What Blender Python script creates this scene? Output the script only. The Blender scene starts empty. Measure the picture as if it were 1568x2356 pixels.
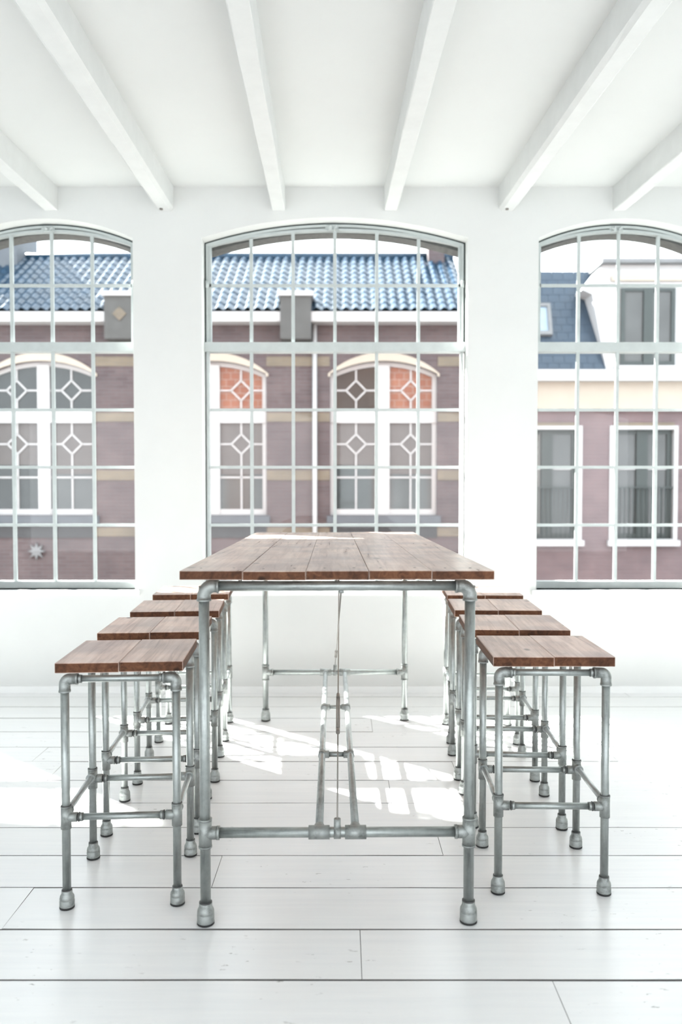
import bpy, math, random
from mathutils import Vector, Matrix

# ------------------------------------------------------------------ camera, sky, sun, exposure
scene = bpy.context.scene
COL = scene.collection
cam_data = bpy.data.cameras.new('camera')
cam = bpy.data.objects.new('camera', cam_data)
COL.objects.link(cam)
F_PX, PITCH, EYE = 1840.0, math.radians(1.8), 1.345
cam_data.sensor_fit = 'VERTICAL'
cam_data.sensor_height = 36.0
cam_data.lens = 36.0 * F_PX / 2356.0
cam_data.shift_x = -5.0 / 2356.0
cam_data.shift_y = (1137.0 + F_PX * math.tan(PITCH) - 1178.0) / 2356.0
cam_data.clip_end = 300
cam.location = (0, 0, EYE)
cam.rotation_euler = (math.pi / 2 - PITCH, 0, 0)
cam_data.dof.use_dof = True
cam_data.dof.focus_distance = 3.1
cam_data.dof.aperture_fstop = 2.0
scene.camera = cam

SKY = 2.7
world = bpy.data.worlds.new('sky')
scene.world = world
world.use_nodes = True
bg = world.node_tree.nodes['Background']
bg.inputs['Color'].default_value = (0.925, 0.965, 1.0, 1)
bg.inputs['Strength'].default_value = SKY

SUN_STEP = Vector((0.94, -0.79, -1.0))          # travel of the light per metre of fall
sun_data = bpy.data.lights.new('sun', 'SUN')
sun_data.energy = 31.0
sun_data.color = (1.0, 0.965, 0.91)
sun_data.angle = math.radians(0.8)
sun = bpy.data.objects.new('sun', sun_data)
COL.objects.link(sun)
sun.rotation_euler = SUN_STEP.to_track_quat('-Z', 'Y').to_euler()
sun.location = (-8, 12, 10)

scene.view_settings.view_transform = 'Standard'
scene.view_settings.look = 'None'
scene.view_settings.gamma = 1.0
scene.view_settings.use_curve_mapping = False
scene.view_settings.exposure = 0.80
cy = scene.cycles
cy.max_bounces = 14
cy.diffuse_bounces = 9
cy.glossy_bounces = 5
cy.transmission_bounces = 6
cy.transparent_max_bounces = 16
cy.sample_clamp_indirect = 8.0
cy.caustics_reflective = False
cy.caustics_refractive = False

RND = random.Random(11)


# ------------------------------------------------------------------ materials
def new_mat(name):
    m = bpy.data.materials.new(name)
    m.use_nodes = True
    nt = m.node_tree
    return m, nt, nt.nodes['Principled BSDF']


def N(nt, kind, **kw):
    n = nt.nodes.new(kind)
    for k, v in kw.items():
        if k in n.inputs:
            n.inputs[k].default_value = v
        else:
            setattr(n, k, v)
    return n


def rgb(c):
    return (c[0], c[1], c[2], 1.0)


def ramp(nt, stops, interp='LINEAR'):
    r = nt.nodes.new('ShaderNodeValToRGB')
    r.color_ramp.interpolation = interp
    el = r.color_ramp.elements
    el[0].position, el[0].color = stops[0][0], rgb(stops[0][1])
    el[1].position, el[1].color = stops[-1][0], rgb(stops[-1][1])
    for p, c in stops[1:-1]:
        e = el.new(p)
        e.color = rgb(c)
    return r


def plain(name, color, rough=0.6, metal=0.0, var=0.06, scale=6.0, bump=0.0, spec=0.5):
    """one colour with a soft blotchy variation and a little relief"""
    m, nt, b = new_mat(name)
    tc = N(nt, 'ShaderNodeTexCoord')
    nz = N(nt, 'ShaderNodeTexNoise', Scale=scale, Detail=5.0, Roughness=0.6)
    nt.links.new(tc.outputs['Object'], nz.inputs['Vector'])
    lo = [c * (1 - var) for c in color]
    hi = [min(1, c * (1 + var)) for c in color]
    r = ramp(nt, [(0.3, lo), (0.7, hi)])
    nt.links.new(nz.outputs['Fac'], r.inputs['Fac'])
    nt.links.new(r.outputs['Color'], b.inputs['Base Color'])
    b.inputs['Roughness'].default_value = rough
    b.inputs['Metallic'].default_value = metal
    b.inputs['Specular IOR Level'].default_value = spec
    if bump:
        bp = N(nt, 'ShaderNodeBump', Strength=bump, Distance=0.01)
        nt.links.new(nz.outputs['Fac'], bp.inputs['Height'])
        nt.links.new(bp.outputs['Normal'], b.inputs['Normal'])
    return m


def wood(name, dark, mid, light, rough=0.42):
    """old scaffold board: grain along local y, knots, worn grey streaks"""
    m, nt, b = new_mat(name)
    tc = N(nt, 'ShaderNodeTexCoord')
    oi = N(nt, 'ShaderNodeObjectInfo')
    off = N(nt, 'ShaderNodeVectorMath', operation='SCALE')
    off.inputs[0].default_value = (7.3, 3.1, 5.7)
    nt.links.new(oi.outputs['Random'], off.inputs['Scale'])
    add = N(nt, 'ShaderNodeVectorMath', operation='ADD')
    nt.links.new(tc.outputs['Object'], add.inputs[0])
    nt.links.new(off.outputs['Vector'], add.inputs[1])
    mp = N(nt, 'ShaderNodeMapping')
    mp.inputs['Scale'].default_value = (46, 2.6, 46)
    nt.links.new(add.outputs['Vector'], mp.inputs['Vector'])
    n1 = N(nt, 'ShaderNodeTexNoise', Scale=1.0, Detail=6.0, Roughness=0.62, Distortion=0.8)
    nt.links.new(mp.outputs['Vector'], n1.inputs['Vector'])
    r1 = ramp(nt, [(0.28, dark), (0.5, mid), (0.72, light)])
    nt.links.new(n1.outputs['Fac'], r1.inputs['Fac'])
    n2 = N(nt, 'ShaderNodeTexNoise', Scale=5.0, Detail=3.0)
    nt.links.new(add.outputs['Vector'], n2.inputs['Vector'])
    r2 = ramp(nt, [(0.35, (0.74, 0.72, 0.74)), (0.65, (1.12, 1.08, 1.05))])
    nt.links.new(n2.outputs['Fac'], r2.inputs['Fac'])
    mul = N(nt, 'ShaderNodeMixRGB', blend_type='MULTIPLY')
    mul.inputs['Fac'].default_value = 1.0
    nt.links.new(r1.outputs['Color'], mul.inputs['Color1'])
    nt.links.new(r2.outputs['Color'], mul.inputs['Color2'])
    mk = N(nt, 'ShaderNodeMapping')
    mk.inputs['Scale'].default_value = (1.0, 0.55, 1.0)
    nt.links.new(add.outputs['Vector'], mk.inputs['Vector'])
    vo = N(nt, 'ShaderNodeTexVoronoi', Scale=7.0, Randomness=1.0)
    nt.links.new(mk.outputs['Vector'], vo.inputs['Vector'])
    rk = ramp(nt, [(0.0, (1, 1, 1)), (0.07, (0.85, 0.85, 0.85)), (0.11, (0, 0, 0))])
    nt.links.new(vo.outputs['Distance'], rk.inputs['Fac'])
    knot = N(nt, 'ShaderNodeMixRGB')
    knot.inputs['Color2'].default_value = rgb([c * 0.55 for c in dark])
    nt.links.new(rk.outputs['Color'], knot.inputs['Fac'])
    nt.links.new(mul.outputs['Color'], knot.inputs['Color1'])
    nt.links.new(knot.outputs['Color'], b.inputs['Base Color'])
    rr = N(nt, 'ShaderNodeMapRange')
    rr.inputs['To Min'].default_value = rough - 0.08
    rr.inputs['To Max'].default_value = rough + 0.12
    nt.links.new(n1.outputs['Fac'], rr.inputs['Value'])
    nt.links.new(rr.outputs['Result'], b.inputs['Roughness'])
    bp = N(nt, 'ShaderNodeBump', Strength=0.25, Distance=0.002)
    nt.links.new(n1.outputs['Fac'], bp.inputs['Height'])
    nt.links.new(bp.outputs['Normal'], b.inputs['Normal'])
    return m


def galvanised(name, base, rough, streak):
    """dull zinc pipe with cloudy spangle and long dark rub marks"""
    m, nt, b = new_mat(name)
    tc = N(nt, 'ShaderNodeTexCoord')
    oi = N(nt, 'ShaderNodeObjectInfo')
    off = N(nt, 'ShaderNodeVectorMath', operation='SCALE')
    off.inputs[0].default_value = (3.7, 9.1, 4.3)
    nt.links.new(oi.outputs['Random'], off.inputs['Scale'])
    add = N(nt, 'ShaderNodeVectorMath', operation='ADD')
    nt.links.new(tc.outputs['Object'], add.inputs[0])
    nt.links.new(off.outputs['Vector'], add.inputs[1])
    n1 = N(nt, 'ShaderNodeTexNoise', Scale=38.0, Detail=6.0, Roughness=0.7)
    nt.links.new(add.outputs['Vector'], n1.inputs['Vector'])
    mp = N(nt, 'ShaderNodeMapping')
    mp.inputs['Scale'].default_value = streak
    nt.links.new(add.outputs['Vector'], mp.inputs['Vector'])
    n2 = N(nt, 'ShaderNodeTexNoise', Scale=1.0, Detail=5.0, Roughness=0.65)
    nt.links.new(mp.outputs['Vector'], n2.inputs['Vector'])
    r1 = ramp(nt, [(0.3, [c * 0.82 for c in base]), (0.7, [min(1, c * 1.12) for c in base])])
    nt.links.new(n1.outputs['Fac'], r1.inputs['Fac'])
    r2 = ramp(nt, [(0.34, (0.5, 0.5, 0.5)), (0.5, (1, 1, 1))])
    nt.links.new(n2.outputs['Fac'], r2.inputs['Fac'])
    mul = N(nt, 'ShaderNodeMixRGB', blend_type='MULTIPLY')
    mul.inputs['Fac'].default_value = 0.75
    nt.links.new(r1.outputs['Color'], mul.inputs['Color1'])
    nt.links.new(r2.outputs['Color'], mul.inputs['Color2'])
    nt.links.new(mul.outputs['Color'], b.inputs['Base Color'])
    b.inputs['Metallic'].default_value = 0.85
    rr = N(nt, 'ShaderNodeMapRange')
    rr.inputs['To Min'].default_value = rough - 0.1
    rr.inputs['To Max'].default_value = rough + 0.12
    nt.links.new(n1.outputs['Fac'], rr.inputs['Value'])
    nt.links.new(rr.outputs['Result'], b.inputs['Roughness'])
    bp = N(nt, 'ShaderNodeBump', Strength=0.12, Distance=0.002)
    nt.links.new(n1.outputs['Fac'], bp.inputs['Height'])
    nt.links.new(bp.outputs['Normal'], b.inputs['Normal'])
    return m


def floor_paint():
    m, nt, b = new_mat('white_floor_paint')
    tc = N(nt, 'ShaderNodeTexCoord')
    mp = N(nt, 'ShaderNodeMapping')
    mp.inputs['Scale'].default_value = (1.2, 26, 1)
    nt.links.new(tc.outputs['Object'], mp.inputs['Vector'])
    n1 = N(nt, 'ShaderNodeTexNoise', Scale=1.6, Detail=6.0, Roughness=0.6)
    nt.links.new(mp.outputs['Vector'], n1.inputs['Vector'])
    base = ramp(nt, [(0.3, (0.85, 0.86, 0.87)), (0.7, (0.905, 0.91, 0.91))])
    nt.links.new(n1.outputs['Fac'], base.inputs['Fac'])
    # chips and nicks where the paint has gone
    ms = N(nt, 'ShaderNodeMapping')
    ms.inputs['Scale'].default_value = (0.8, 2.2, 1)
    nt.links.new(tc.outputs['Object'], ms.inputs['Vector'])
    n2 = N(nt, 'ShaderNodeTexNoise', Scale=24.0, Detail=4.0, Roughness=0.6)
    nt.links.new(ms.outputs['Vector'], n2.inputs['Vector'])
    chip = ramp(nt, [(0.655, (0, 0, 0)), (0.68, (1, 1, 1))])
    nt.links.new(n2.outputs['Fac'], chip.inputs['Fac'])
    n3 = N(nt, 'ShaderNodeTexNoise', Scale=1.7, Detail=2.0)
    nt.links.new(tc.outputs['Object'], n3.inputs['Vector'])
    where = ramp(nt, [(0.5, (0, 0, 0)), (0.62, (0.8, 0.8, 0.8))])
    nt.links.new(n3.outputs['Fac'], where.inputs['Fac'])
    fac = N(nt, 'ShaderNodeMath', operation='MULTIPLY')
    nt.links.new(chip.outputs['Color'], fac.inputs[0])
    nt.links.new(where.outputs['Color'], fac.inputs[1])
    mix = N(nt, 'ShaderNodeMixRGB')
    mix.inputs['Color2'].default_value = (0.30, 0.29, 0.28, 1)
    nt.links.new(fac.outputs['Value'], mix.inputs['Fac'])
    nt.links.new(base.outputs['Color'], mix.inputs['Color1'])
    nt.links.new(mix.outputs['Color'], b.inputs['Base Color'])
    b.inputs['Roughness'].default_value = 0.27
    b.inputs['Specular IOR Level'].default_value = 0.65
    bp = N(nt, 'ShaderNodeBump', Strength=0.10, Distance=0.004)
    nt.links.new(n1.outputs['Fac'], bp.inputs['Height'])
    nt.links.new(bp.outputs['Normal'], b.inputs['Normal'])
    return m


def brickwork(name, c1, c2, mortar, w=0.22, h=0.065):
    m, nt, b = new_mat(name)
    tc = N(nt, 'ShaderNodeTexCoord')
    sp = N(nt, 'ShaderNodeSeparateXYZ')
    nt.links.new(tc.outputs['Object'], sp.inputs['Vector'])
    cb = N(nt, 'ShaderNodeCombineXYZ')
    ax = N(nt, 'ShaderNodeMath', operation='ADD')
    nt.links.new(sp.outputs['X'], ax.inputs[0])
    nt.links.new(sp.outputs['Y'], ax.inputs[1])
    nt.links.new(ax.outputs['Value'], cb.inputs['X'])
    nt.links.new(sp.outputs['Z'], cb.inputs['Y'])
    br = N(nt, 'ShaderNodeTexBrick', Scale=1.0)
    br.inputs['Brick Width'].default_value = w
    br.inputs['Row Height'].default_value = h
    br.inputs['Mortar Size'].default_value = 0.006
    br.inputs['Mortar Smooth'].default_value = 0.3
    br.inputs['Color1'].default_value = rgb(c1)
    br.inputs['Color2'].default_value = rgb(c2)
    br.inputs['Mortar'].default_value = rgb(mortar)
    nt.links.new(cb.outputs['Vector'], br.inputs['Vector'])
    nz = N(nt, 'ShaderNodeTexNoise', Scale=1.3, Detail=5.0, Roughness=0.65)
    nt.links.new(tc.outputs['Object'], nz.inputs['Vector'])
    r = ramp(nt, [(0.3, (0.8, 0.8, 0.82)), (0.7, (1.2, 1.17, 1.15))])
    nt.links.new(nz.outputs['Fac'], r.inputs['Fac'])
    mul = N(nt, 'ShaderNodeMixRGB', blend_type='MULTIPLY')
    mul.inputs['Fac'].default_value = 1.0
    nt.links.new(br.outputs['Color'], mul.inputs['Color1'])
    nt.links.new(r.outputs['Color'], mul.inputs['Color2'])
    nt.links.new(mul.outputs['Color'], b.inputs['Base Color'])
    b.inputs['Roughness'].default_value = 0.85
    bp = N(nt, 'ShaderNodeBump', Strength=0.4, Distance=0.008, invert=True)
    nt.links.new(br.outputs['Fac'], bp.inputs['Height'])
    nt.links.new(bp.outputs['Normal'], b.inputs['Normal'])
    return m


def clear_glass():
    m = bpy.data.materials.new('window_glass')
    m.use_nodes = True
    nt = m.node_tree
    nt.nodes.clear()
    out = N(nt, 'ShaderNodeOutputMaterial')
    tr = N(nt, 'ShaderNodeBsdfTransparent')
    tr.inputs['Color'].default_value = (0.965, 0.985, 0.985, 1)
    gl = N(nt, 'ShaderNodeBsdfGlossy', Roughness=0.0)
    gl.inputs['Color'].default_value = (1, 1, 1, 1)
    fr = N(nt, 'ShaderNodeFresnel', IOR=1.25)
    # the pane is a thin sheet: the far face must not reflect as if seen from inside a solid
    ge = N(nt, 'ShaderNodeNewGeometry')
    mr = N(nt, 'ShaderNodeMapRange')
    mr.inputs['To Min'].default_value = 1.25
    mr.inputs['To Max'].default_value = 1.0 / 1.25
    nt.links.new(ge.outputs['Backfacing'], mr.inputs['Value'])
    nt.links.new(mr.outputs['Result'], fr.inputs['IOR'])
    mx = N(nt, 'ShaderNodeMixShader')
    nt.links.new(fr.outputs['Fac'], mx.inputs['Fac'])
    nt.links.new(tr.outputs['BSDF'], mx.inputs[1])
    nt.links.new(gl.outputs['BSDF'], mx.inputs[2])
    nt.links.new(mx.outputs['Shader'], out.inputs['Surface'])
    return m


M = {}
M['wall'] = plain('white_plaster', (0.700, 0.706, 0.696), 0.75, var=0.02, scale=2.5, bump=0.05)
M['ceiling'] = plain('white_ceiling_paint', (0.665, 0.675, 0.669), 0.7, var=0.015, scale=1.5, bump=0.05)
M['beam'] = plain('white_beam_paint', (0.68, 0.69, 0.685), 0.6, var=0.03, scale=9, bump=0.12)
M['trim'] = plain('white_gloss_paint', (0.86, 0.865, 0.86), 0.4, var=0.02, scale=5)
M['frame'] = plain('pale_grey_steel_paint', (0.4840, 0.5236, 0.5210), 0.4, var=0.06, scale=14)
M['bolt'] = plain('dark_bolt', (0.18, 0.16, 0.15), 0.6)
M['subfloor'] = plain('dark_gap', (0.03, 0.03, 0.03), 0.9)
M['board_side'] = plain('grimy_board_side', (0.16, 0.155, 0.15), 0.9)
M['floor'] = floor_paint()
M['glass'] = clear_glass()
M['table_wood'] = wood('table_wood', (0.3136, 0.2109, 0.1624), (0.5488, 0.4218, 0.3538), (0.6720, 0.5586, 0.4988), 0.29)
M['seat_wood'] = wood('seat_wood', (0.3286, 0.2033, 0.1566), (0.5724, 0.4227, 0.3564), (0.6890, 0.5564, 0.4968), 0.33)
M['end_wood'] = wood('sawn_end_wood', (0.045, 0.018, 0.009), (0.108, 0.044, 0.021), (0.165, 0.075, 0.040), 0.6)
M['pipe_z'] = galvanised('zinc_pipe', (0.3948, 0.4232, 0.4140), 0.40, (56.4000, 55.2000, 4.6000))
M['pipe_x'] = galvanised('zinc_pipe_across', (0.40, 0.43, 0.42), 0.40, (5, 60, 60))
M['pipe_y'] = galvanised('zinc_pipe_along', (0.48, 0.51, 0.51), 0.40, (60, 5, 60))
M['cast'] = galvanised('cast_fitting', (0.36, 0.38, 0.37), 0.52, (30, 30, 30))
M['ring'] = plain('dark_thread', (0.10, 0.10, 0.10), 0.55, metal=0.5)
M['rubber'] = plain('black_rubber', (0.02, 0.02, 0.02), 0.7)
M['cable'] = plain('dull_steel_rod', (0.30, 0.28, 0.26), 0.4, metal=0.8)
M['brick_a'] = brickwork('aubergine_brick', (0.0718, 0.0524, 0.0571), (0.0906, 0.0692, 0.0728), (0.0897, 0.0870, 0.0919))
M['brick_b'] = brickwork('pink_brick', (0.1218, 0.0900, 0.0966), (0.1353, 0.0992, 0.1063), (0.1296, 0.1085, 0.1152))
M['brick_o'] = brickwork('orange_brick', (0.24, 0.12, 0.085), (0.29, 0.145, 0.10), (0.24, 0.20, 0.17))
M['yellow'] = brickwork('yellow_brick', (0.1330, 0.1158, 0.0874), (0.1544, 0.1330, 0.1005), (0.1373, 0.1244, 0.1092))
M['blind'] = plain('grey_blind', (0.0825, 0.0770, 0.0770), 0.5, var=0.1)
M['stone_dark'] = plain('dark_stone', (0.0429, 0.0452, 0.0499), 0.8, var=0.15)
M['reveal'] = plain('grey_brick_reveal', (0.1014, 0.0975, 0.0936), 0.85, var=0.25, scale=30)
M['pilaster'] = plain('grey_pilaster', (0.0663, 0.0686, 0.0686), 0.8, var=0.12)
M['gap_shade'] = plain('painted_gap_shadow', (0.035, 0.05, 0.047), 0.7)
M['stone_blue'] = plain('blue_stone', (0.0780, 0.0897, 0.1053), 0.7, var=0.1)
M['cream'] = plain('cream_render', (0.3588, 0.3276, 0.2808), 0.8, var=0.04, scale=2)
M['white_out'] = plain('white_joinery', (0.40, 0.41, 0.42), 0.5, var=0.03)
M['tile'] = plain('glazed_blue_pantile', (0.0094, 0.0328, 0.0624), 0.24, var=0.3, scale=3, spec=0.24)
M['slate'] = plain('blue_slate', (0.0203, 0.0406, 0.0686), 0.45, var=0.2, scale=4)
M['green'] = plain('green_joinery', (0.0250, 0.0351, 0.0351), 0.5, var=0.1)
M['zinc'] = plain('grey_zinc', (0.1326, 0.1404, 0.1482), 0.5, var=0.1)
M['pane_far'] = plain('dark_window_pane', (0.0312, 0.0351, 0.0367), 0.06, var=0.25, scale=1.2, spec=0.5)
M['pane_pale'] = plain('curtained_window_pane', (0.0585, 0.0624, 0.0640), 0.08, var=0.2, scale=2.0, spec=0.5)
M['pane_reflection'] = brickwork('painted_brick_reflection', (0.1872, 0.0808, 0.0589), (0.2106, 0.0997, 0.0712), (0.2340, 0.1900, 0.1710), 0.16, 0.12)
M['pane_reflection'].node_tree.nodes['Principled BSDF'].inputs['Roughness'].default_value = 0.15
M['end_wood'].node_tree.nodes['Principled BSDF'].inputs['Specular IOR Level'].default_value = 0.2
M['pane_sky_reflection'] = plain('painted_sky_reflection', (0.20, 0.27, 0.34), 0.1, var=0.1)  # pale blue base paints in the reflection of the sky
M['street'] = plain('pale_paving', (0.24, 0.23, 0.22), 0.85, var=0.12, scale=0.7)


# ------------------------------------------------------------------ mesh helpers
class MB:
    """collects shapes and links them as one mesh object"""
    def __init__(self):
        self.v, self.f, self.s, self.m = [], [], [], []

    def add(self, vs, fs, smooth=False, mi=0):
        o = len(self.v)
        self.v += [tuple(p) for p in vs]
        for f in fs:
            self.f.append(tuple(i + o for i in f))
            self.s.append(smooth)
            self.m.append(mi)
        return self

    def box(self, x0, x1, y0, y1, z0, z1, mi=0):
        vs = [(x0, y0, z0), (x1, y0, z0), (x1, y1, z0), (x0, y1, z0), (x0, y0, z1), (x1, y0, z1), (x1, y1, z1), (x0, y1, z1)]
        return self.add(vs, [(3, 2, 1, 0), (4, 5, 6, 7), (0, 1, 5, 4), (1, 2, 6, 5), (2, 3, 7, 6), (3, 0, 4, 7)], mi=mi)

    def cbox(self, x0, x1, y0, y1, z0, z1, c, side_mi=0):
        """box with chamfered edges; upright faces may take their own material slot"""
        vs, idx = [], {}
        X, Y, Z = (x0, x1), (y0, y1), (z0, z1)
        for i in (0, 1):
            for j in (0, 1):
                for k in (0, 1):
                    sx, sy, sz = (c, -c)[i], (c, -c)[j], (c, -c)[k]
                    for a in range(3):
                        p = [X[i], Y[j], Z[k]]
                        for b_, s in enumerate((sx, sy, sz)):
                            if b_ != a:
                                p[b_] += s
                        idx[(i, j, k, a)] = len(vs)
                        vs.append(p)
        fs = []
        for a in range(3):
            for side in (0, 1):
                q = []
                for u, w in ((0, 0), (1, 0), (1, 1), (0, 1)):
                    key = [0, 0, 0]
                    key[a] = side
                    key[(a + 1) % 3] = u
                    key[(a + 2) % 3] = w
                    q.append(idx[(*key, a)])
                fs.append(q if side else q[::-1])
        for a in range(3):
            b_, d = (a + 1) % 3, (a + 2) % 3
            for u in (0, 1):
                for w in (0, 1):
                    k0, k1 = [0] * 3, [0] * 3
                    k0[a], k1[a] = 0, 1
                    k0[b_] = k1[b_] = u
                    k0[d] = k1[d] = w
                    q = [idx[(*k0, b_)], idx[(*k1, b_)], idx[(*k1, d)], idx[(*k0, d)]]
                    fs.append(q if (u == w) else q[::-1])
        for i in (0, 1):
            for j in (0, 1):
                for k in (0, 1):
                    q = [idx[(i, j, k, 0)], idx[(i, j, k, 1)], idx[(i, j, k, 2)]]
                    fs.append(q if (i + j + k) % 2 else q[::-1])
        self.add(vs, fs)
        for i in range(4):
            self.m[len(self.m) - len(fs) + i] = side_mi
        return self

    def tube(self, p0, p1, r, n=14, cap=True, r1=None):
        p0, p1 = Vector(p0), Vector(p1)
        r1 = r if r1 is None else r1
        d = (p1 - p0).normalized()
        a = d.orthogonal().normalized()
        b = d.cross(a)
        vs = []
        for p, rr in ((p0, r), (p1, r1)):
            for i in range(n):
                t = 2 * math.pi * i / n
                vs.append(p + (a * math.cos(t) + b * math.sin(t)) * rr)
        self.add(vs, [(i, (i + 1) % n, n + (i + 1) % n, n + i) for i in range(n)], True)
        if cap:
            o = len(self.v) - 2 * n
            self.f += [tuple(o + i for i in reversed(range(n))), tuple(o + n + i for i in range(n))]
            self.s += [False, False]
            self.m += [0, 0]
        return self

    def sweep(self, pts, r, n=14):
        """tube through a list of points, radius per point allowed"""
        pts = [Vector(p) for p in pts]
        rs = r if isinstance(r, (list, tuple)) else [r] * len(pts)
        vs = []
        ref = None
        for i, p in enumerate(pts):
            d = (pts[min(i + 1, len(pts) - 1)] - pts[max(i - 1, 0)]).normalized()
            if ref is None:
                ref = d.orthogonal().normalized()
            a = (ref - d * ref.dot(d)).normalized()
            ref = a
            b = d.cross(a)
            for k in range(n):
                t = 2 * math.pi * k / n
                vs.append(p + (a * math.cos(t) + b * math.sin(t)) * rs[i])
        fs = []
        for i in range(len(pts) - 1):
            for k in range(n):
                fs.append((i * n + k, i * n + (k + 1) % n, (i + 1) * n + (k + 1) % n, (i + 1) * n + k))
        self.add(vs, fs, True)
        self.add(vs[:n], [tuple(reversed(range(n)))])
        self.add(vs[-n:], [tuple(range(n))])
        return self

    def lathe(self, prof, n=16, at=(0, 0, 0)):
        """profile of (radius, z) turned round the z axis"""
        vs = []
        for r, z in prof:
            for k in range(n):
                t = 2 * math.pi * k / n
                vs.append((at[0] + r * math.cos(t), at[1] + r * math.sin(t), at[2] + z))
        fs = []
        for i in range(len(prof) - 1):
            for k in range(n):
                fs.append((i * n + k, i * n + (k + 1) % n, (i + 1) * n + (k + 1) % n, (i + 1) * n + k))
        self.add(vs, fs, True)
        self.add(vs[:n], [tuple(reversed(range(n)))])
        self.add(vs[-n:], [tuple(range(n))])
        return self

    def prism(self, pts, y0, y1):
        """outline of (x, z) given thickness along y"""
        n = len(pts)
        vs = [(x, y0, z) for x, z in pts] + [(x, y1, z) for x, z in pts]
        fs = [tuple(range(n)), tuple(reversed(range(n, 2 * n)))]
        fs += [(i + n, (i + 1) % n + n, (i + 1) % n, i) for i in range(n)]
        return self.add(vs, fs)

    def strip(self, outer, inner, y0, y1, closed=False):
        """band between two (x, z) outlines with thickness along y"""
        n = len(outer)
        vs = [(x, y0, z) for x, z in outer] + [(x, y0, z) for x, z in inner]
        vs += [(x, y1, z) for x, z in outer] + [(x, y1, z) for x, z in inner]
        fs = []
        last = n if closed else n - 1
        for i in range(last):
            j = (i + 1) % n
            fs += [(i, j, n + j, n + i), (2 * n + j, 2 * n + i, 3 * n + i, 3 * n + j),
                   (i, 2 * n + i, 2 * n + j, j), (n + i, n + j, 3 * n + j, 3 * n + i)]
        if not closed:
            for i in (0, n - 1):
                fs.append((i, n + i, 3 * n + i, 2 * n + i))
        return self.add(vs, fs)

    def mesh(self, name, mats):
        me = bpy.data.meshes.new(name)
        me.from_pydata(self.v, [], self.f)
        for m in (mats if isinstance(mats, (list, tuple)) else [mats]):
            me.materials.append(m)
        me.polygons.foreach_set('use_smooth', self.s)
        me.polygons.foreach_set('material_index', self.m)
        me.validate()
        me.update()
        return me

    def build(self, name, mats, parent=None, loc=None):
        return link(name, self.mesh(name, mats), parent, loc)


def link(name, data, parent=None, loc=None, rz=0.0):
    o = bpy.data.objects.new(name, data)
    COL.objects.link(o)
    o.parent = parent
    if loc is not None:
        o.location = loc
    if rz:
        o.rotation_euler = (0, 0, rz)
    return o


def tag(o, label=None, cat=None, group=None, kind=None):
    if label:
        o['label'] = label
    if cat:
        o['category'] = cat
    if group:
        o['group'] = group
    if kind:
        o['kind'] = kind
    return o


def copy_tree(o, parent=None):
    c = o.copy()
    COL.objects.link(c)
    c.parent = parent
    for ch in list(o.children):
        copy_tree(ch, c)
    return c


def arc_z(x, cx, half, zs, za):
    """height of a segmental arch at x"""
    s = za - zs
    if s < 1e-6:
        return zs
    R = (half * half + s * s) / (2 * s)
    u = max(-half, min(half, x - cx))
    return za - R + math.sqrt(R * R - u * u)


def pierced_wall(openings, x0, x1, z0, z1, layers, back_mi=None):
    """wall with arched openings (cx, half, bottom, spring, apex); layers = y planes and a material slot per layer"""
    b = MB()
    ys = [l[0] for l in layers]
    cuts = [x0, x1]
    for cx, h, zb, zs, za in openings:
        k = 18 if za - zs > 1e-6 else 1
        cuts += [cx - h + 2 * h * i / k for i in range(k + 1)]
    cuts = sorted(set(round(c, 5) for c in cuts if x0 - 1e-6 <= c <= x1 + 1e-6))

    def hit(xm):
        for o in openings:
            if abs(xm - o[0]) < o[1]:
                return o
    for side, y in ((0, ys[0]), (1, ys[-1])):
        mi = layers[0][1] if side == 0 else (layers[-2][1] if back_mi is None else back_mi)
        for a, c in zip(cuts, cuts[1:]):
            o = hit((a + c) / 2)
            quads = []
            if o:
                quads.append(((a, z0), (c, z0), (c, o[2]), (a, o[2])))
                quads.append(((a, arc_z(a, o[0], o[1], o[3], o[4])), (c, arc_z(c, o[0], o[1], o[3], o[4])), (c, z1), (a, z1)))
            else:
                quads.append(((a, z0), (c, z0), (c, z1), (a, z1)))
            for q in quads:
                vs = [(x, y, z) for x, z in q]
                b.add(vs, [(0, 1, 2, 3) if side == 0 else (3, 2, 1, 0)], mi=mi)
    for i in range(len(layers) - 1):
        ya, yb, mi = ys[i], ys[i + 1], layers[i][1]
        for o in openings:
            cx, h, zb, zs, za = o
            b.add([(cx - h, ya, zb), (cx + h, ya, zb), (cx + h, yb, zb), (cx - h, yb, zb)], [(0, 1, 2, 3)], mi=mi)
            for s in (-1, 1):
                b.add([(cx + s * h, ya, zb), (cx + s * h, ya, zs), (cx + s * h, yb, zs), (cx + s * h, yb, zb)],
                      [(0, 1, 2, 3) if s < 0 else (3, 2, 1, 0)], mi=mi)
            xs = [c for c in cuts if cx - h - 1e-4 <= c <= cx + h + 1e-4]
            for a, c in zip(xs, xs[1:]):
                za_, zc_ = arc_z(a, cx, h, zs, za), arc_z(c, cx, h, zs, za)
                b.add([(a, ya, za_), (c, ya, zc_), (c, yb, zc_), (a, yb, za_)], [(3, 2, 1, 0)], True, mi=mi)
        b.add([(x0, ya, z1), (x1, ya, z1), (x1, yb, z1), (x0, yb, z1)], [(0, 1, 2, 3)], mi=mi)
        b.add([(x0, ya, z0), (x1, ya, z0), (x1, yb, z0), (x0, yb, z0)], [(3, 2, 1, 0)], mi=mi)
        b.add([(x0, ya, z0), (x0, yb, z0), (x0, yb, z1), (x0, ya, z1)], [(0, 1, 2, 3)], mi=mi)
        b.add([(x1, ya, z0), (x1, yb, z0), (x1, yb, z1), (x1, ya, z1)], [(3, 2, 1, 0)], mi=mi)
    return b


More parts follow.
